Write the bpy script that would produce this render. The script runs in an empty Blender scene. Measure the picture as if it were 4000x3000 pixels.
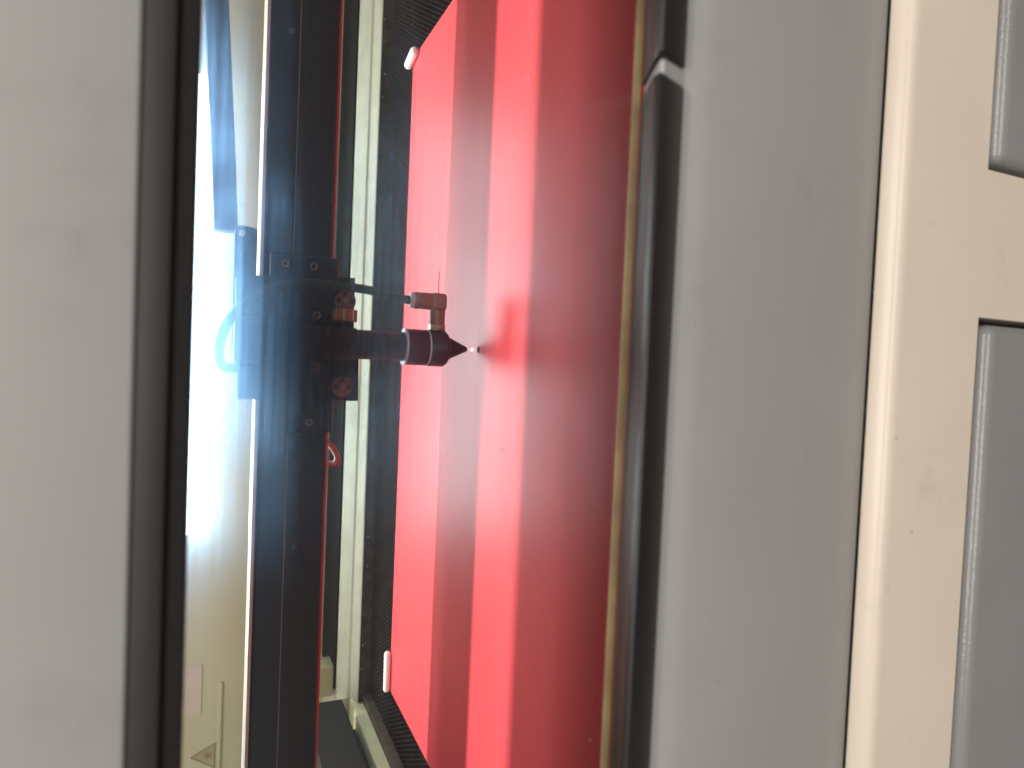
import bpy, bmesh, math, random
from mathutils import Vector, Matrix
random.seed(7)
S = bpy.context.scene
COL = S.collection
V = Vector

# ------------------------------------------------------------------ camera
cam_d = bpy.data.cameras.new("camera"); cam = bpy.data.objects.new("camera", cam_d); COL.objects.link(cam)
# the phone was held on its side: image right is down, image top is the right of the machine
Xc = V((0.0429, -0.9986, -0.0315)); Yc = V((-0.4070, -0.0463, 0.9123)); Zc = V((-0.9124, -0.0263, -0.4084))
right = V((Xc[0], Yc[0], Zc[0])); down = V((Xc[1], Yc[1], Zc[1])); fwd = V((Xc[2], Yc[2], Zc[2]))
R = Matrix((right, -down, -fwd)).transposed()
cam.matrix_world = Matrix.Translation((0, 0, 0.162)) @ R.to_4x4()
cam_d.sensor_width = 36; cam_d.lens = 36 * 2600 / 4000
cam_d.clip_start = 0.01; cam_d.clip_end = 50
cam_d.dof.use_dof = True; cam_d.dof.focus_distance = 0.46; cam_d.dof.aperture_fstop = 11
S.camera = cam

# ------------------------------------------------------------------ world, lamps, exposure
w = bpy.data.worlds.new("World"); S.world = w; w.use_nodes = True
bg = w.node_tree.nodes['Background']; bg.inputs[0].default_value = (1.0, 0.93, 0.91, 1); bg.inputs[1].default_value = 0.27

def area(name, loc, target, sx, sy, power, color, spread=180):
    d = bpy.data.lights.new(name, 'AREA'); d.shape = 'RECTANGLE'; d.size = sx; d.size_y = sy
    d.energy = power; d.color = color; d.spread = math.radians(spread)
    o = bpy.data.objects.new(name, d); COL.objects.link(o); o.location = loc
    o.rotation_euler = (V(target) - V(loc)).to_track_quat('-Z', 'Y').to_euler()
    return o
# ceiling lamp high above and a little behind the machine (falls through the open lid top)
area("ceiling_lamp_rear", (0.0, 0.4 + 0.336 * 2.4, 0.942 * 2.4), (0, 0.4, 0), 2.8, 0.10, 100, (1.0, 0.96, 0.92))
# second, weaker tube of the same fitting further back
area("ceiling_lamp_second", (0.0, 0.4 + 0.515 * 2.4, 0.857 * 2.4), (0, 0.4, 0), 2.2, 0.32, 16, (1.0, 0.96, 0.92))
# unseen wide fill lamp added low in front: lights the painted front
area("fill_lamp_front", (0.2, -2.2, 1.06), (0, 0.15, 0.05), 1.9, 0.5, 31, (1.0, 0.94, 0.87))
# unseen fill lamp added steeply above the front: lifts sheet edge and bevels
area("fill_lamp_above", (0.1, -0.72, 2.0), (0, 0.15, 0), 1.6, 0.25, 26, (1.0, 0.93, 0.84))
S.view_settings.view_transform = 'Standard'; S.view_settings.look = 'None'
S.view_settings.exposure = 0.0; S.view_settings.gamma = 1.0
S.render.engine = 'CYCLES'
S.cycles.max_bounces = 10; S.cycles.transparent_max_bounces = 12; S.cycles.use_denoising = True
S.cycles.caustics_reflective = True; S.cycles.sample_clamp_indirect = 6

# ------------------------------------------------------------------ materials
def mat(name, color, rough=0.5, metal=0.0, spec=0.5, var=0.06, vscale=40, bump=0.0, bscale=900, coat=0.0, vmap=(1, 1, 1)):
    m = bpy.data.materials.new(name); m.use_nodes = True
    nt = m.node_tree; N = nt.nodes; L = nt.links; b = N['Principled BSDF']
    b.inputs['Roughness'].default_value = rough; b.inputs['Metallic'].default_value = metal
    b.inputs['Specular IOR Level'].default_value = spec; b.inputs['Coat Weight'].default_value = coat
    tc = N.new('ShaderNodeTexCoord'); mp = N.new('ShaderNodeMapping'); L.new(tc.outputs['Object'], mp.inputs[0])
    mp.inputs['Scale'].default_value = vmap
    nz = N.new('ShaderNodeTexNoise'); nz.inputs['Scale'].default_value = vscale; nz.inputs['Detail'].default_value = 6
    L.new(mp.outputs[0], nz.inputs['Vector'])
    cr = N.new('ShaderNodeValToRGB')
    cr.color_ramp.elements[0].position = 0.3; cr.color_ramp.elements[1].position = 0.7
    cr.color_ramp.elements[0].color = tuple(c * (1 - var) for c in color) + (1,)
    cr.color_ramp.elements[1].color = tuple(min(1, c * (1 + var)) for c in color) + (1,)
    L.new(nz.outputs['Fac'], cr.inputs[0]); L.new(cr.outputs[0], b.inputs['Base Color'])
    if bump:
        nb = N.new('ShaderNodeTexNoise'); nb.inputs['Scale'].default_value = bscale; nb.inputs['Detail'].default_value = 2
        L.new(tc.outputs['Object'], nb.inputs['Vector'])
        bp = N.new('ShaderNodeBump'); bp.inputs['Strength'].default_value = bump; bp.inputs['Distance'].default_value = 0.0004
        L.new(nb.outputs['Fac'], bp.inputs['Height']); L.new(bp.outputs[0], b.inputs['Normal'])
    return m

M = {}
M['gray'] = mat('gray_powder_coat', (0.415, 0.415, 0.402), 0.5, var=0.035, vscale=14, bump=0.10, bscale=1100, spec=0.35)
M['cream'] = mat('cream_powder_coat', (0.75, 0.665, 0.56), 0.33, var=0.03, vscale=18, bump=0.16, bscale=900)
M['door'] = mat('door_gray_paint', (0.25, 0.256, 0.255), 0.24, var=0.04, vscale=20, bump=0.25, bscale=700)
M['wall'] = mat('inner_wall_paint', (0.55, 0.51, 0.34), 0.4, var=0.05, vscale=8)
M['rim'] = mat('rim_paint', (0.64, 0.62, 0.48), 0.45, var=0.08, vscale=60)
M['rim_warm_lit'] = mat('rim_paint_warm_lit', (0.74, 0.68, 0.42), 0.45, var=0.08, vscale=60)  # same rim paint, with warm light put into a yellower colour
M['black'] = mat('black_anodised', (0.011, 0.011, 0.014), 0.36, var=0.25, vscale=120)
M['blackmat'] = mat('black_matt_plastic', (0.022, 0.022, 0.024), 0.55, var=0.3, vscale=60)
M['rubber'] = mat('black_rubber', (0.012, 0.011, 0.011), 0.34, var=0.2, vscale=200)
M['trim'] = mat('dark_gray_trim', (0.024, 0.022, 0.021), 0.55, var=0.1, vscale=30)
M['rubber_dark'] = mat('black_seal_foam', (0.010, 0.009, 0.009), 0.75, var=0.2, vscale=200)
M['tape'] = mat('olive_edge_tape', (0.30, 0.23, 0.12), 0.5, var=0.25, vscale=80)
M['rail'] = mat('bright_rail_steel', (0.85, 0.80, 0.72), 0.35, metal=0.25, var=0.05, vscale=90)
M['steel'] = mat('polished_steel', (0.72, 0.69, 0.66), 0.22, metal=1, var=0.08, vscale=90)
M['pale'] = mat('pale_anodised_ring', (0.55, 0.64, 0.70), 0.3, metal=0.2, var=0.05)
M['red'] = mat('red_acrylic', (0.80, 0.052, 0.070), 0.44, spec=0.74, var=0.04, vscale=25, bump=0.12, bscale=1400)
M['redstrip'] = mat('red_reflection_and_wire', (0.62, 0.045, 0.06), 0.35, var=0.1)  # red of the painted reflection strip and of the red wire
M['burn_and_shadow'] = mat('burnt_cut_and_shadow', (0.10, 0.012, 0.012), 0.8)  # burnt cut lines, also the painted shadow spot under the nozzle
M['white'] = mat('white_clip_plastic', (0.90, 0.90, 0.86), 0.35, var=0.05)
M['mesh'] = mat('dark_aluminium_comb', (0.030, 0.023, 0.020), 0.6, spec=0.15, var=0.3, vscale=60)
M['frame'] = mat('brown_bed_frame', (0.06, 0.042, 0.028), 0.7, var=0.4, vscale=90, spec=0.2)
M['orange'] = mat('tan_fitting_plastic', (0.21, 0.115, 0.05), 0.45, var=0.12, vscale=70)
M['hose'] = mat('teal_hose', (0.055, 0.13, 0.10), 0.3, var=0.1)
hb = M['hose'].node_tree.nodes['Principled BSDF']; hb.inputs['Transmission Weight'].default_value = 0.12; hb.inputs['IOR'].default_value = 1.15
M['brass'] = mat('knurled_brass', (0.40, 0.28, 0.17), 0.3, metal=0.85, var=0.15)
M['disk'] = mat('coppery_disk', (0.26, 0.16, 0.14), 0.4, metal=0.5, var=0.15)
M['screw'] = mat('screw_steel', (0.42, 0.30, 0.24), 0.32, metal=1)
M['dark'] = mat('hole_shade_black', (0.008, 0.008, 0.008), 0.8)  # near-black painting the shade in holes and door gaps
M['print'] = mat('faded_label_print', (0.22, 0.18, 0.10), 0.6)
M['yellow'] = mat('yellow_label', (0.40, 0.33, 0.17), 0.5)
M['paper'] = mat('pinkish_paper', (0.60, 0.50, 0.41), 0.6)
M['deck'] = mat('matt_black_deck', (0.007, 0.006, 0.005), 0.8, spec=0.15)  # matt near-black for the rear deck and the seam strip
M['cover'] = mat('black_cover_paint', (0.012, 0.012, 0.011), 0.6, spec=0.25)
M['block'] = mat('olive_cream_block', (0.42, 0.38, 0.22), 0.5)
M['wire'] = mat('cream_wire', (0.75, 0.62, 0.5), 0.4)
# tiny nicks and faint finger smudges on the painted sheet metal
def wear(m, scale, seed):
    nt = m.node_tree; N = nt.nodes; L = nt.links; b = N['Principled BSDF']; src = b.inputs['Base Color'].links[0].from_socket
    tc = N.new('ShaderNodeTexCoord'); mp = N.new('ShaderNodeMapping'); mp.inputs['Location'].default_value = (seed, seed * 0.7, 0); L.new(tc.outputs['Object'], mp.inputs[0])
    vo = N.new('ShaderNodeTexVoronoi'); vo.inputs['Scale'].default_value = scale; L.new(mp.outputs[0], vo.inputs['Vector'])
    lt = N.new('ShaderNodeMapRange'); lt.inputs[1].default_value = 0.015; lt.inputs[2].default_value = 0.042; lt.inputs[3].default_value = 0.35; lt.inputs[4].default_value = 0.0
    L.new(vo.outputs['Distance'], lt.inputs[0])
    nz = N.new('ShaderNodeTexNoise'); nz.inputs['Scale'].default_value = 26; nz.inputs['Detail'].default_value = 7; nz.inputs['Roughness'].default_value = 0.7; L.new(mp.outputs[0], nz.inputs['Vector'])
    sm = N.new('ShaderNodeMapRange'); sm.inputs[1].default_value = 0.58; sm.inputs[2].default_value = 0.80; sm.inputs[3].default_value = 0.0; sm.inputs[4].default_value = 0.22; L.new(nz.outputs['Fac'], sm.inputs[0])
    ad = N.new('ShaderNodeMath'); ad.operation = 'MAXIMUM'; L.new(lt.outputs[0], ad.inputs[0]); L.new(sm.outputs[0], ad.inputs[1])
    mx = N.new('ShaderNodeMix'); mx.data_type = 'RGBA'; L.new(ad.outputs[0], mx.inputs[0]); L.new(src, mx.inputs[6]); mx.inputs[7].default_value = (0.10, 0.09, 0.075, 1)
    L.new(mx.outputs[2], b.inputs['Base Color'])
wear(M['gray'], 32, 3.1); wear(M['cream'], 40, 5.3)
# the light tube: it glows
m = bpy.data.materials.new('glowing_tube'); m.use_nodes = True; N = m.node_tree.nodes; L = m.node_tree.links
N.clear(); o_ = N.new('ShaderNodeOutputMaterial'); e_ = N.new('ShaderNodeEmission')
e_.inputs[0].default_value = (0.75, 0.91, 1.0, 1); e_.inputs[1].default_value = 13.0
L.new(e_.outputs[0], o_.inputs[0]); M['glow'] = m
m = bpy.data.materials.new('glowing_spot'); m.use_nodes = True; N = m.node_tree.nodes; L = m.node_tree.links
N.clear(); o_ = N.new('ShaderNodeOutputMaterial'); e_ = N.new('ShaderNodeEmission')
e_.inputs[0].default_value = (1.0, 0.85, 0.8, 1); e_.inputs[1].default_value = 12.0
L.new(e_.outputs[0], o_.inputs[0]); M['spot'] = m
# smoked, dusty acrylic: clear + mirror sheen + wiping streaks, blue glare painted in near the head
m = bpy.data.materials.new('dusty_acrylic_glare'); m.use_nodes = True; N = m.node_tree.nodes; L = m.node_tree.links
N.clear(); out = N.new('ShaderNodeOutputMaterial')
tr = N.new('ShaderNodeBsdfTransparent'); tr.inputs[0].default_value = (0.96, 0.985, 0.97, 1)
gl = N.new('ShaderNodeBsdfGlossy'); gl.inputs['Roughness'].default_value = 0.03
fr = N.new('ShaderNodeFresnel'); fr.inputs[0].default_value = 1.65
mx = N.new('ShaderNodeMixShader'); ge = N.new('ShaderNodeNewGeometry'); ff = N.new('ShaderNodeMath'); ff.operation = 'SUBTRACT'; ff.inputs[0].default_value = 1.0; L.new(ge.outputs['Backfacing'], ff.inputs[1])
f2 = N.new('ShaderNodeMath'); f2.operation = 'MULTIPLY'; L.new(fr.outputs[0], f2.inputs[0]); L.new(ff.outputs[0], f2.inputs[1]); L.new(f2.outputs[0], mx.inputs[0]); L.new(tr.outputs[0], mx.inputs[1]); L.new(gl.outputs[0], mx.inputs[2])
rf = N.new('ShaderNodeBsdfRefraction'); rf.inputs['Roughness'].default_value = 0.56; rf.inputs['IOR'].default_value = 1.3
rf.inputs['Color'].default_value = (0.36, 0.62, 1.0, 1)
tc = N.new('ShaderNodeTexCoord'); mp = N.new('ShaderNodeMapping'); mp.inputs['Scale'].default_value = (3.5, 1, 900)
L.new(tc.outputs['Object'], mp.inputs[0])
nz = N.new('ShaderNodeTexNoise'); nz.inputs['Scale'].default_value = 1.0; nz.inputs['Detail'].default_value = 5; L.new(mp.outputs[0], nz.inputs['Vector'])
n2 = N.new('ShaderNodeTexNoise'); n2.inputs['Scale'].default_value = 28; n2.inputs['Detail'].default_value = 4; L.new(tc.outputs['Object'], n2.inputs['Vector'])
mu = N.new('ShaderNodeMath'); mu.operation = 'MULTIPLY'; L.new(nz.outputs['Fac'], mu.inputs[0]); L.new(n2.outputs['Fac'], mu.inputs[1])
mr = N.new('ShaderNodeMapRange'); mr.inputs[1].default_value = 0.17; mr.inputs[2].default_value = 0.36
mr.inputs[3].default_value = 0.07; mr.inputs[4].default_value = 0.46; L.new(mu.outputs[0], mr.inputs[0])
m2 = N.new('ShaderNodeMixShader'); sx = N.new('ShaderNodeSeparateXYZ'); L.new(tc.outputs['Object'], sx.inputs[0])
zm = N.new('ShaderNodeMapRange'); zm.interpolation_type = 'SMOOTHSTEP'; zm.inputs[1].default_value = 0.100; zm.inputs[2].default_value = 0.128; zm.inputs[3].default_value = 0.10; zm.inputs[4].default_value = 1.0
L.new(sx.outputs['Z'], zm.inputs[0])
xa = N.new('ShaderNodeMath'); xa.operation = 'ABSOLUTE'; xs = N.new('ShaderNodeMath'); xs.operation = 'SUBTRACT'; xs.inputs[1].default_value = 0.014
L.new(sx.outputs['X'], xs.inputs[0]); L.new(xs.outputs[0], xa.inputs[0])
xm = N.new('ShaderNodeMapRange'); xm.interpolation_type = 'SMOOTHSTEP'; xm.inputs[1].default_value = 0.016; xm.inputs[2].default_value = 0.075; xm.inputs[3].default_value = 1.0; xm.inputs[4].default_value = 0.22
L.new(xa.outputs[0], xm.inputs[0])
zx = N.new('ShaderNodeMath'); zx.operation = 'MULTIPLY'; L.new(zm.outputs[0], zx.inputs[0]); L.new(xm.outputs[0], zx.inputs[1])  # keeps the painted glare high on the pane, around the head
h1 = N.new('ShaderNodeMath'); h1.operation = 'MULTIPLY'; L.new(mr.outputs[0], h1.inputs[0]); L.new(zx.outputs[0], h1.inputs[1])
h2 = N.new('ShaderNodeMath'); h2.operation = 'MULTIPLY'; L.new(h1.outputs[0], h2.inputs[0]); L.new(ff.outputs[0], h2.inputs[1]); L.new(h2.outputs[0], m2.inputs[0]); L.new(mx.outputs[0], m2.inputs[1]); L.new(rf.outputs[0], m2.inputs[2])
vo = N.new('ShaderNodeTexVoronoi'); vo.inputs['Scale'].default_value = 170; L.new(tc.outputs['Object'], vo.inputs['Vector'])
lt_ = N.new('ShaderNodeMath'); lt_.operation = 'LESS_THAN'; lt_.inputs[1].default_value = 0.075; L.new(vo.outputs['Distance'], lt_.inputs[0])
sp = N.new('ShaderNodeSeparateColor'); L.new(vo.outputs['Color'], sp.inputs[0])
gt = N.new('ShaderNodeMath'); gt.operation = 'GREATER_THAN'; gt.inputs[1].default_value = 0.90; L.new(sp.outputs[0], gt.inputs[0])
mm = N.new('ShaderNodeMath'); mm.operation = 'MULTIPLY'; L.new(lt_.outputs[0], mm.inputs[0]); L.new(gt.outputs[0], mm.inputs[1])
ms = N.new('ShaderNodeMath'); ms.operation = 'MULTIPLY'; ms.inputs[1].default_value = 0.35; L.new(mm.outputs[0], ms.inputs[0])
tl = N.new('ShaderNodeBsdfTranslucent'); tl.inputs[0].default_value = (0.7, 0.72, 0.75, 1)
m3 = N.new('ShaderNodeMixShader'); L.new(ms.outputs[0], m3.inputs[0]); L.new(m2.outputs[0], m3.inputs[1]); L.new(tl.outputs[0], m3.inputs[2])
L.new(m3.outputs[0], out.inputs[0]); M['pane'] = m

# ------------------------------------------------------------------ helpers
def link(name, bm, m, parent=None, smooth=False):
    bmesh.ops.recalc_face_normals(bm, faces=bm.faces)
    me = bpy.data.meshes.new(name); bm.to_mesh(me); bm.free()
    me.materials.append(m)
    if smooth:
        for p in me.polygons: p.use_smooth = True
        me.set_sharp_from_angle(angle=math.radians(40))
    o = bpy.data.objects.new(name, me); COL.objects.link(o)
    if parent is not None: o.parent = parent
    return o
def thing(name, label, cat, loc=(0, 0, 0), group=None):
    o = bpy.data.objects.new(name, None); COL.objects.link(o); o.empty_display_size = 0.02
    o['label'] = label; o['category'] = cat
    if group: o['group'] = group
    return o
def tag(o, label, cat, group=None):
    o['label'] = label; o['category'] = cat
    if group: o['group'] = group
    return o
def box(x0, x1, y0, y1, z0, z1, bev=0.0, seg=2, bm=None):
    own = bmesh.new()
    bmesh.ops.create_cube(own, size=1)
    for v in own.verts:
        v.co = V(((x0 + x1) / 2 + v.co.x * (x1 - x0), (y0 + y1) / 2 + v.co.y * (y1 - y0), (z0 + z1) / 2 + v.co.z * (z1 - z0)))
    if bev: bmesh.ops.bevel(own, geom=own.edges[:], offset=bev, segments=seg, profile=0.5, affect='EDGES')
    if bm is None: return own
    return merge(bm, own)
def merge(bm, other):
    me = bpy.data.meshes.new('tmp'); other.to_mesh(me); other.free(); bm.from_mesh(me); bpy.data.meshes.remove(me); return bm
def prof_x(pts, x0, x1, bev=0.0):                       # (y, z) outline swept along X
    bm = bmesh.new()
    a = [bm.verts.new((x0, y, z)) for y, z in pts]; b = [bm.verts.new((x1, y, z)) for y, z in pts]
    n = len(pts)
    for i in range(n): bm.faces.new((a[i], a[(i + 1) % n], b[(i + 1) % n], b[i]))
    bm.faces.new(a[::-1]); bm.faces.new(b)
    if bev:
        es = [e for f in bm.faces if len(f.verts) == n for e in f.edges]
        bmesh.ops.bevel(bm, geom=list(set(es)), offset=bev, segments=3, profile=0.5, affect='EDGES')
    return bm
def prof_y(pts, y0, y1, bev=0.0):                       # (x, z) outline given a thickness along Y
    bm = bmesh.new()
    a = [bm.verts.new((x, y0, z)) for x, z in pts]; b = [bm.verts.new((x, y1, z)) for x, z in pts]
    n = len(pts)
    for i in range(n): bm.faces.new((a[i], a[(i + 1) % n], b[(i + 1) % n], b[i]))
    bm.faces.new(a[::-1]); bm.faces.new(b)
    if bev: bmesh.ops.bevel(bm, geom=bm.edges[:], offset=bev, segments=2, profile=0.5, affect='EDGES')
    return bm
def lathe(c, prof, n=40, axis='Z'):                     # prof: (radius, height)
    bm = bmesh.new(); rings = []
    for r, h in prof:
        ring = []
        for k in range(n):
            a = 2 * math.pi * k / n
            p = (r * math.cos(a), r * math.sin(a), h)
            if axis == 'Y': p = (p[0], p[2], p[1])
            if axis == 'X': p = (p[2], p[0], p[1])
            ring.append(bm.verts.new(V(c) + V(p)))
        rings.append(ring)
    for i in range(len(rings) - 1):
        for k in range(n): bm.faces.new((rings[i][k], rings[i][(k + 1) % n], rings[i + 1][(k + 1) % n], rings[i + 1][k]))
    bm.faces.new(rings[0]); bm.faces.new(rings[-1])
    return bm
def spline(pts, per=10):
    P = [V(p) for p in pts]; P = [P[0] * 2 - P[1]] + P + [P[-1] * 2 - P[-2]]; out = []
    for i in range(1, len(P) - 2):
        for k in range(per):
            t = k / per; a, b, c, d = P[i - 1], P[i], P[i + 1], P[i + 2]
            out.append(0.5 * (2 * b + (c - a) * t + (2 * a - 5 * b + 4 * c - d) * t * t + (3 * b - a - 3 * c + d) * t ** 3))
    out.append(P[-2]); return out
def tube(path, r, n=16, radii=None):
    bm = bmesh.new(); rings = []; up = V((0.13, 0.9, 0.2)).normalized()
    for i, p in enumerate(path):
        t = (path[min(i + 1, len(path) - 1)] - path[max(i - 1, 0)]).normalized()
        u = (up - t * up.dot(t)).normalized(); v = t.cross(u); up = u
        rr = radii[i] if radii else r
        rings.append([bm.verts.new(p + u * rr * math.cos(2 * math.pi * k / n) + v * rr * math.sin(2 * math.pi * k / n)) for k in range(n)])
    for i in range(len(rings) - 1):
        for k in range(n): bm.faces.new((rings[i][k], rings[i][(k + 1) % n], rings[i + 1][(k + 1) % n], rings[i + 1][k]))
    bm.faces.new(rings[0]); bm.faces.new(rings[-1]); return bm
def capsule(a, b, r):
    a, b = V(a), V(b); d = (b - a).normalized(); path = []; rad = []
    for k in range(7):
        t = k / 6 * math.pi / 2; path.append(a - d * r * math.cos(t) + d * r); rad.append(max(r * math.sin(t), r * 0.06))
    for k in range(7):
        t = math.pi / 2 - k / 6 * math.pi / 2; path.append(b + d * r * math.cos(t) - d * r); rad.append(max(r * math.sin(t), r * 0.06))
    return tube(path, r, 20, rad)

XL, XR = -0.62, 0.62
fl = link('floor', box(-4, 4, -4, 4, -0.96, -0.95), mat('workshop_floor', (0.19, 0.165, 0.16), 0.6, var=0.2, vscale=6)); fl['kind'] = 'structure'
# ------------------------------------------------------------------ cabinet
cab = thing('laser_cutter', 'cream laser cutter with gray lid, wide dusty window in black trim and two gray doors', 'laser cutter')
link('back_wall', box(XL, XR, 0.85, 0.862, -0.945, 0.320), M['wall'], cab)
for s in (XL - 0.012, XR): link('side_wall', box(s, s + 0.012, 0.19, 0.85, -0.945, 0.239), M['wall'], cab)
link('base_plate', box(XL, XR, 0.19, 0.85, -0.06, -0.05), M['blackmat'], cab)
# rear rim: two-step pressed lip in front of the back wall
link('rear_rim', prof_x([(0.7180, 0.0088), (0.7185, 0.0098), (0.7260, 0.0128), (0.7310, 0.0146), (0.7325, 0.0150), (0.7332, 0.0158), (0.7338, 0.0174),
                         (0.7360, 0.0186), (0.7510, 0.0257), (0.7530, 0.0264), (0.7550, 0.0266), (0.775, 0.0266), (0.775, 0.0088)],
                        -0.379, XR), M['rim'], cab, True)
link('rear_deck', box(-0.379, XR, 0.7552, 0.8495, 0.0268, 0.0290, 0.001), M['deck'], cab)
link('side_rim', box(-0.412, -0.3795, 0.20, 0.7330, -0.0018, 0.0156, 0.002), M['rim_warm_lit'], cab, True)
link('side_rim', box(-0.44, -0.3795, 0.7333, 0.85, -0.0018, 0.0262, 0.002), M['rim'], cab, True)
link('corner_block', box(-0.3870, -0.352, 0.7565, 0.785, 0.0292, 0.048, 0.002), M['block'], cab, True)
link('side_rail_cover', box(-0.48, -0.362, 0.42, 0.70, 0.0295, 0.068, 0.0015), M['cover'], cab)
link('rail_support', box(-0.46, -0.392, 0.44, 0.69, 0.0168, 0.0292), M['blackmat'], cab)
# stickers on the rear wall
link('paper_label', box(-0.429, -0.371, 0.8488, 0.8497, 0.166, 0.192), M['paper'], cab)
wl = link('warning_label', prof_y([(-0.4803, 0.1735), (-0.4690, 0.1505), (-0.4965, 0.1505)], 0.8488, 0.8497), M['yellow'], cab)
bm = bmesh.new()
tri = [V((-0.4807, 0.8485, 0.1765)), V((-0.4672, 0.8485, 0.1492)), V((-0.4988, 0.8485, 0.1492))]
for i in range(3):
    a, b = tri[i], tri[(i + 1) % 3]; c0 = sum(tri, V()) / 3
    q = [a, b, b + (c0 - b) * 0.12, a + (c0 - a) * 0.12]
    vs = [bm.verts.new(p) for p in q]; bm.faces.new(vs)
link('label_border', bm, M['print'], wl)
bm = lathe((-0.4818, 0.8484, 0.1575), [(0.0030, 0), (0.0030, 0.0003)], 20, 'Y')
for k in range(8):
    a = 2 * math.pi * k / 8; d = V((math.cos(a), 0, math.sin(a))); t = V((-d.z, 0, d.x)) * 0.0005; c0 = V((-0.4818, 0.8485, 0.1575))
    vs = [bm.verts.new(c0 + d * 0.0036 - t), bm.verts.new(c0 + d * 0.0036 + t), bm.verts.new(c0 + d * 0.0060 + t), bm.verts.new(c0 + d * 0.0060 - t)]
    bm.faces.new(vs)
link('sun_symbol', bm, M['print'], wl)
link('wall_strip', box(-0.56, -0.395, 0.8475, 0.8497, 0.1430, 0.1478, 0.0008), M['wall'], cab, True)  # thin raised strip on the rear wall
# front of the cabinet: rounded top edge, a post between two gray doors
pts = [(0.1695, -0.0738), (0.1696, -0.0722), (0.1700, -0.0707), (0.1707, -0.0697), (0.1716, -0.0689), (0.1765, -0.0668), (0.1820, -0.0660), (0.215, -0.0660), (0.215, -0.1185), (0.1695, -0.1185)]
link('front_rail', prof_x(pts, XL, XR), M['cream'], cab, True)
link('front_post', box(0.0265, 0.0855, 0.1695, 0.215, -0.93, -0.1185), M['cream'], cab)
link('seam_shade_strip', box(XL, XR, 0.1766, 0.1800, -0.0660, -0.0652), M['deck'], cab)  # black strip standing in for the shaded gap below the lid
link('recess_back', box(XL, XR, 0.2152, 0.222, -0.93, -0.0707), M['dark'], cab)  # black backing that paints the shade in the gaps around the doors
link('door_panel', box(-0.46, 0.0238, 0.1660, 0.190, -0.90, -0.1207, 0.0045, 5), M['door'], cab, True)
link('door_panel', box(0.0880, 0.55, 0.1660, 0.190, -0.90, -0.1198, 0.0045, 5), M['door'], cab, True)

# ------------------------------------------------------------------ lid with the window
sb = box(XL, XR, 0.150, 0.1555, 0.1765, 0.246, 0.001)
box(XL, XR, 0.1556, 0.4370, 0.240, 0.246, bm=sb); box(XL, XR, 0.77, 0.862, 0.3205, 0.326, bm=sb)
for sx_ in (XL - 0.012, XR): box(sx_, sx_ + 0.012, 0.150, 0.189, -0.05, 0.245, bm=sb)
pts = [(0.1500, 0.0470), (0.1503, 0.0477), (0.1645, 0.0477), (0.1645, 0.0420), (0.186, -0.0600), (0.1805, -0.0690), (0.1775, -0.0665)]
pts += [(0.1775 - 0.0275 * (1 - (1 - t / 10.0) ** 1.3), -0.0665 + 0.1135 * t / 10.0) for t in range(1, 10)]
lid = link('lid', merge(sb, prof_x(pts, XL, XR)), M['gray'], cab, True)
link('upper_trim', box(XL, XR, 0.150, 0.1615, 0.1704, 0.1763, 0.0007), M['trim'], lid, True)
link('upper_seal', box(XL, XR, 0.1525, 0.1646, 0.1664, 0.1703, 0.0004), M['rubber_dark'], lid)
tp = [(0.1644, 0.0478), (0.1644, 0.0514), (0.1620, 0.0526), (0.1570, 0.0549), (0.1520, 0.0571), (0.1480, 0.0589), (0.1460, 0.0596), (0.1448, 0.0597),
      (0.1442, 0.0591), (0.1443, 0.0583), (0.1485, 0.0487), (0.1492, 0.0479)]
link('trim_spacer', prof_x([(0.1640, 0.0479), (0.1640, 0.0506), (0.1520, 0.0557), (0.1475, 0.0574), (0.1466, 0.0566), (0.1497, 0.0479)], 0.0769, 0.0812), M['gray'], lid)
link('lower_trim', prof_x(tp, XL, 0.0768, 0.0012), M['rubber'], lid, True)
link('lower_trim', prof_x(tp, 0.0813, XR, 0.0012), M['rubber'], lid, True)
link('edge_tape', box(XL, XR, 0.1643, 0.1649, 0.0518, 0.0540), M['tape'], lid)
link('window_pane', box(XL, XR, 0.1650, 0.1680, 0.044, 0.180), M['pane'], lid)

# ------------------------------------------------------------------ light tube
lt = thing('light_panel', 'glaring bluish-white light panel on the rear wall, just under the window top', 'lamp')
link('glowing_face', box(-0.212, 0.308, 0.834, 0.842, 0.1675, 0.2900, 0.0035, 4), M['glow'], lt, True)
link('panel_tray', box(-0.205, 0.301, 0.8422, 0.8496, 0.1745, 0.2860), M['white'], lt)

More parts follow.
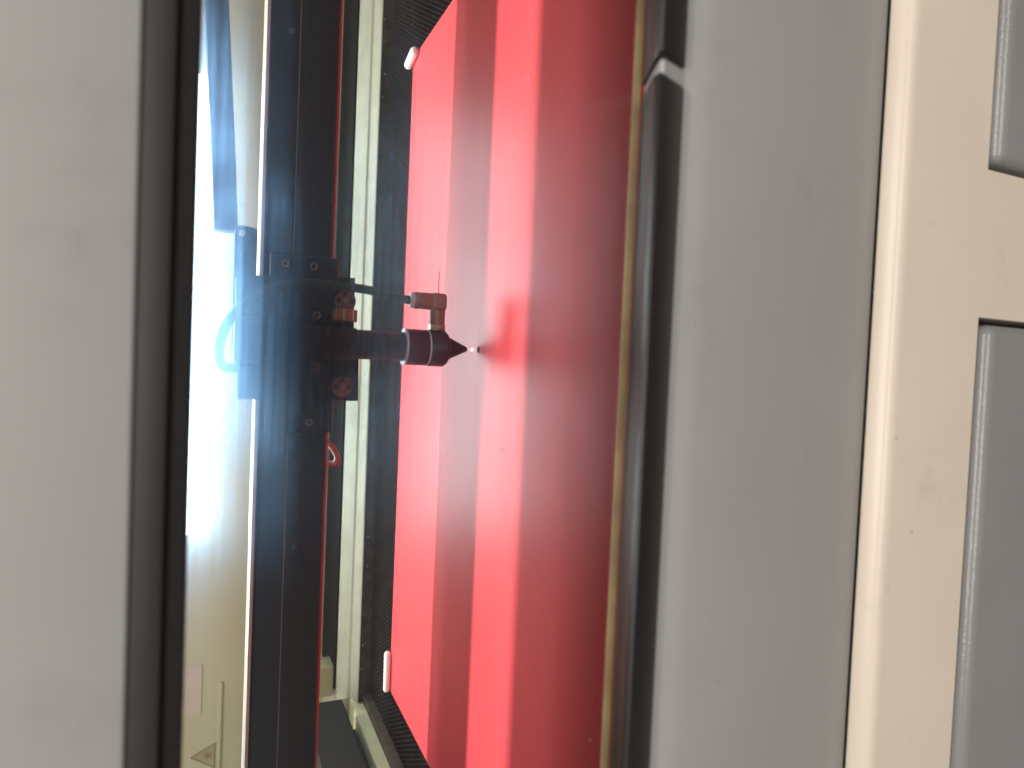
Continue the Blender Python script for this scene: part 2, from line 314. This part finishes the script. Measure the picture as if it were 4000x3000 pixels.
# ------------------------------------------------------------------ bed
bed = thing('honeycomb_bed', 'dark metal honeycomb work bed with a brown frame around the red sheet', 'work bed')
link('bed_frame', box(-0.3795, XR, 0.7188, 0.7310, -0.020, 0.0086, 0.0008), M['frame'], bed, True)
link('bed_frame', box(-0.3795, -0.370, 0.20, 0.7186, -0.020, 0.0040, 0.0010), M['frame'], bed, True)
bm = bmesh.new(); s = 0.0025; zt, zb = -0.0034, -0.012
dx = math.sqrt(3) * s; dy = 1.5 * s; wth = 0.88
row = 0; y = 0.300
while y < 0.717:
    x = -0.367 + (dx / 2 if row % 2 else 0)
    while x < 0.42:
        inside = (-0.305 < x < 0.268 and y < 0.606)
        if not inside and not (x > 0.31 and y < 0.45) and not (x < -0.31 and y < 0.36):
            o_t = [(x + s * math.sin(k * math.pi / 3), y + s * math.cos(k * math.pi / 3)) for k in range(6)]
            i_t = [(x + wth * s * math.sin(k * math.pi / 3), y + wth * s * math.cos(k * math.pi / 3)) for k in range(6)]
            jz = random.uniform(-0.0003, 0.0003)
            a = [bm.verts.new((p[0], p[1], zt + jz)) for p in o_t]; b = [bm.verts.new((p[0], p[1], zt + jz)) for p in i_t]
            c = [bm.verts.new((p[0], p[1], zb)) for p in i_t]
            for k in range(6):
                j = (k + 1) % 6
                bm.faces.new((a[k], a[j], b[j], b[k])); bm.faces.new((b[k], b[j], c[j], c[k]))
        x += dx
    y += dy; row += 1
hc = link('honeycomb_cells', bm, M['mesh'], bed); hc['kind'] = 'stuff'
link('bed_tray', box(-0.3695, XR, 0.20, 0.7185, -0.030, -0.0185), M['blackmat'], bed)
for k in range(26):                                      # glinting rivets along the rear frame bar
    x = -0.34 + k * 0.028 + random.uniform(-0.004, 0.004)
    link('rivet', lathe((x, 0.7178, random.uniform(0.001, 0.0065)), [(0.0004, 0), (0.0012, 0.0004), (0.0014, 0.001)], 10, 'Y'), M['steel'], bed, True)

sheet = thing('red_sheet', 'glossy red acrylic sheet lying on the honeycomb bed under the laser nozzle', 'sheet')
sh = link('sheet_body', box(-0.3192, 0.2810, 0.216, 0.6195, -0.0030, 0.0, 0.0003, 1), M['red'], sheet)
link('cut_line', box(0.0525, 0.0705, 0.5126, 0.5138, 0.0001, 0.0003), M['burn_and_shadow'], sheet)
link('cut_line', box(0.0390, 0.0391, 0.5127, 0.5640, 0.0001, 0.0002), M['burn_and_shadow'], sheet)
link('burning_spot', lathe((0.0080, 0.4310, 0.0003), [(0.0009, 0), (0.0009, 0.0003), (0.0004, 0.0006)], 14), M['spot'], sheet)
link('tip_shadow_spot', lathe((0.0080, 0.4195, 0.00005), [(0.0022, 0), (0.0020, 0.0002)], 18), M['burn_and_shadow'], sheet)  # dark disc painting the nozzle tip's shadow on the sheet
tag(link('sheet_clip', capsule((-0.2812, 0.6195, 0.0032), (-0.3205, 0.6178, 0.0032), 0.0033), M['white'], smooth=True),
    'long slim white clip on the red sheet\'s corner nearest the black rail cover', 'clip', 'white clips at the rear corners of the red sheet')
tag(link('sheet_clip', capsule((0.2802, 0.5985, 0.0036), (0.2738, 0.6262, 0.0036), 0.0040), M['white'], smooth=True),
    'short thick white clip, tilted, on the red sheet\'s far corner', 'clip', 'white clips at the rear corners of the red sheet')

# ------------------------------------------------------------------ gantry
g = thing('gantry_beam', 'long black gantry beam with a bright steel rail, spanning the machine behind the head', 'gantry')
link('beam_body', prof_x([(0.460, 0.0935), (0.460, 0.1335), (0.462, 0.1352), (0.525, 0.1352), (0.525, 0.0912), (0.462, 0.0912)], -0.58, 0.58), M['black'], g)
link('beam_groove', box(-0.58, 0.58, 0.4596, 0.4606, 0.1165, 0.1171), M['screw'], g)
link('guide_rail', prof_x([(0.4585, 0.1353), (0.4585, 0.1372), (0.4600, 0.1385), (0.4720, 0.1385), (0.4720, 0.1353)], -0.58, 0.58), M['rail'], g)
link('red_reflection_line', box(-0.58, 0.0475, 0.4585, 0.4597, 0.0912, 0.0928), M['redstrip'], g) if False else None
for a, b in ((-0.58, -0.0500), (-0.0405, -0.0322), (0.0545, 0.0585), (0.0655, 0.58)):
    link('red_reflection_strip', box(a, b, 0.4568, 0.4598, 0.0910, 0.0925, 0.0002, 1), M['redstrip'], g)  # red strip painting the sheet's reflection along the beam's lower edge

# ------------------------------------------------------------------ laser head
h = thing('cutting_head', 'black laser head with pointed nozzle, brass knob and looped air hose above the red sheet', 'laser head')
link('carriage_block', box(-0.0515, 0.0640, 0.4520, 0.4583, 0.0890, 0.1315, 0.001), M['black'], h)
link('mounting_plate', prof_y([(0.0455, 0.1517), (-0.0298, 0.1489), (-0.0296, 0.0741), (0.0005, 0.0748), (0.0005, 0.0790), (0.0515, 0.0790), (0.0500, 0.1250)], 0.4450, 0.4518, 0.0006), M['black'], h)
link('rear_plate', prof_y([(0.0905, 0.1512), (0.0915, 0.1495), (0.0918, 0.1420), (0.0905, 0.1375), (0.0880, 0.1325), (0.0830, 0.1260), (0.0742, 0.1157), (0.030, 0.110), (0.00, 0.120), (0.0, 0.1512)], 0.528, 0.536, 0.0008), M['blackmat'], h)  # black plate with a rounded outline behind the beam
link('plate_bolt', lathe((0.0858, 0.5240, 0.1462), [(0.0022, 0), (0.0022, 0.0038)], 16, 'Y'), M['paper'], h, True)
cx, cy = 0.0077, 0.4300
link('lens_tube', lathe((cx, cy, 0), [(0.0094, 0.0485), (0.0094, 0.0800)], 44), M['black'], h, True)
link('upper_tube', lathe((cx, cy, 0), [(0.0096, 0.0800), (0.0103, 0.0805), (0.0103, 0.1340), (0.009, 0.1350)], 44), M['black'], h, True)
link('mirror_mount', box(-0.007, 0.0225, 0.425, 0.4448, 0.132, 0.152, 0.0015), M['black'], h)
link('silver_ring', lathe((cx, cy, 0), [(0.0112, 0.0478), (0.0122, 0.0480), (0.0122, 0.0492), (0.0112, 0.0494)], 44), M['pale'], h, True)
link('upper_collar', lathe((cx, cy, 0), [(0.0118, 0.0338), (0.0120, 0.0342), (0.0120, 0.0474), (0.0116, 0.0478)], 44), M['black'], h, True)
link('thin_ring', lathe((cx, cy, 0), [(0.0122, 0.0328), (0.0124, 0.0330), (0.0124, 0.0335), (0.0122, 0.0337)], 44), M['pale'], h, True)
link('lower_collar', lathe((cx, cy, 0), [(0.0078, 0.0188), (0.0105, 0.0198), (0.0122, 0.0220), (0.0123, 0.0228), (0.0123, 0.0324), (0.0121, 0.0328)], 44), M['black'], h, True)
link('nozzle_tip', lathe((cx + 0.0003, cy, 0), [(0.0007, 0.0047), (0.0013, 0.0047), (0.0017, 0.0054), (0.0080, 0.0188)], 40), M['black'], h, True)
# adjusting disks, each with a centre screw and three holes
for x, z in ((0.0358, 0.0853), (-0.0204, 0.0855)):
    d = link('adjusting_disk', lathe((x, 0.4425, z), [(0.0066, 0), (0.0069, 0.0004), (0.0069, 0.0026)], 40, 'Y'), M['disk'], h, True)
    link('disk_screw', lathe((x, 0.4411, z), [(0.0009, 0.0003), (0.0010, 0), (0.0020, 0), (0.0020, 0.0014)], 20, 'Y'), M['screw'], d, True)
    for k in range(3):
        a = math.radians((0, 90, 270)[k]); q = (x + 0.0045 * math.cos(a), 0.4420, z + 0.0045 * math.sin(a))
        link('disk_hole', lathe(q, [(0.0013, 0), (0.0013, 0.0005)], 14, 'Y'), M['dark'], d)  # flat dark disc painting the shade of a hole
# knurled thumb knob, axis along the beam
bm = bmesh.new(); n = 96; rings = []
for xx, f in ((0.0219, 0.94), (0.0224, 1), (0.0292, 1), (0.0297, 0.94)):
    ring = []
    for k in range(n):
        r = (0.0081 - (0.0006 if k % 4 < 2 else 0)) * f; a = 2 * math.pi * k / n
        ring.append(bm.verts.new((xx, 0.4366 + r * math.cos(a), 0.0866 + r * math.sin(a))))
    rings.append(ring)
for i in range(len(rings) - 1):
    for k in range(n): bm.faces.new((rings[i][k], rings[i][(k + 1) % n], rings[i + 1][(k + 1) % n], rings[i + 1][k]))
bm.faces.new(rings[0]); bm.faces.new(rings[-1]); link('knurled_knob', bm, M['brass'], h)
for x, z, y in ((0.0575, 0.1224, 0.452), (0.0572, 0.1047, 0.452), (0.0253, 0.1028, 0.445), (-0.0077, 0.1024, 0.445), (-0.0080, 0.1203, 0.445),
             (-0.0438, 0.1221, 0.452), (-0.0444, 0.1044, 0.452)):
    sc = link('socket_screw', lathe((x, y - 0.0012, z), [(0.0013, 0.0008), (0.0014, 0.0001), (0.0021, 0), (0.0025, 0.0004), (0.0025, 0.0016)], 22, 'Y'), M['screw'], h, True)
    link('hex_socket', lathe((x, y - 0.0006, z), [(0.0014, 0), (0.0014, 0.0002)], 6, 'Y'), M['dark'], sc)  # dark disc painting the shade inside the socket
# elbow fitting and air hose
eb = box(0.0326, 0.0442, 0.4226, 0.4334, 0.0219, 0.0330, 0.0026, 4)
el = link('elbow_fitting', eb, M['orange'], h, True)
link('elbow_sleeve', lathe((0.0385, 0.428, 0), [(0.0052, 0.0322), (0.0056, 0.0328), (0.0056, 0.0395), (0.0052, 0.0397), (0.0052, 0.0402), (0.0056, 0.0404), (0.0056, 0.0430), (0.0051, 0.0437)], 28), M['orange'], el, True)
link('elbow_hub', lathe((0, 0.428, 0.0272), [(0.0048, 0.0235), (0.0051, 0.0238), (0.0051, 0.0320), (0.0054, 0.0330)], 28, 'X'), M['orange'], el, True)
link('hex_nut', lathe((0, 0.428, 0.0274), [(0.0055, 0.0193), (0.0059, 0.0197), (0.0059, 0.0232), (0.0056, 0.0236)], 6, 'X'), M['brass'], el)
link('release_collar', lathe((0.0385, 0.428, 0), [(0.0046, 0.0435), (0.0052, 0.0438), (0.0052, 0.0462), (0.0044, 0.0466)], 28), M['pale'], el, True)
hp = [(0.0385, 0.428, 0.0440), (0.0386, 0.428, 0.0500), (0.0412, 0.4275, 0.0642), (0.0430, 0.4265, 0.0806), (0.0436, 0.4255, 0.1041), (0.0421, 0.425, 0.1191), (0.0379, 0.425, 0.1322),
      (0.0293, 0.425, 0.1448), (0.0188, 0.425, 0.1543), (0.0073, 0.425, 0.1590), (-0.0032, 0.426, 0.1600), (-0.0095, 0.431, 0.1570), (-0.0104, 0.437, 0.1500), (-0.0100, 0.441, 0.1420)]
link('air_hose', tube(spline(hp, 8), 0.0028, 18), M['hose'], h, True)

# ------------------------------------------------------------------ cable chain and the wire behind the beam
def ribbon(path, half, y0, y1):                          # band of rectangular section following a path in the XZ plane
    bm = bmesh.new(); rings = []
    for i, p in enumerate(path):
        t = (path[min(i + 1, len(path) - 1)] - path[max(i - 1, 0)]).normalized(); n_ = V((-t.z, 0, t.x))
        b_ = 0.0012
        q = [(half - b_, y0), (half, y0 + b_), (half, y1 - b_), (half - b_, y1), (-half + b_, y1), (-half, y1 - b_), (-half, y0 + b_), (-half + b_, y0)]
        rings.append([bm.verts.new((p.x + n_.x * d, yy, p.z + n_.z * d)) for d, yy in q])
    for i in range(len(rings) - 1):
        for k in range(8): bm.faces.new((rings[i][k], rings[i][(k + 1) % 8], rings[i + 1][(k + 1) % 8], rings[i + 1][k]))
    bm.faces.new(rings[0]); bm.faces.new(rings[-1]); return bm
cp = spline([(0.60, 0, 0.1845), (0.45, 0, 0.1767), (0.33, 0, 0.1694), (0.21, 0, 0.1612), (0.150, 0, 0.1575), (0.122, 0, 0.1558), (0.1155, 0, 0.1554)], 8)
chain = link('cable_chain', ribbon(cp, 0.0108, 0.700, 0.718), M['blackmat'], None, True)
tag(chain, 'flat black cable chain running along above the beam in front of the glaring tube', 'cable chain')
wp = [(-0.0640, 0.532, 0.0900), (-0.0674, 0.530, 0.0815), (-0.0745, 0.530, 0.0755), (-0.0805, 0.530, 0.0728), (-0.0845, 0.530, 0.0752), (-0.0830, 0.530, 0.0810), (-0.0800, 0.532, 0.0900)]
wl_ = thing('wire_loop', 'small cream and red wire loop hanging below the gantry beam', 'wire')
link('cream_wire', tube(spline(wp, 8), 0.0017, 12), M['wire'], wl_, True)
wq = [(p[0] - 0.0004 + (0.0005 if i < 3 else -0.0012), p[1] - 0.001, p[2] - 0.0021 + (0.0008 if i in (0, 6) else 0)) for i, p in enumerate(wp)]
link('red_wire', tube(spline(wq, 8), 0.0009, 12), M['redstrip'], wl_, True)
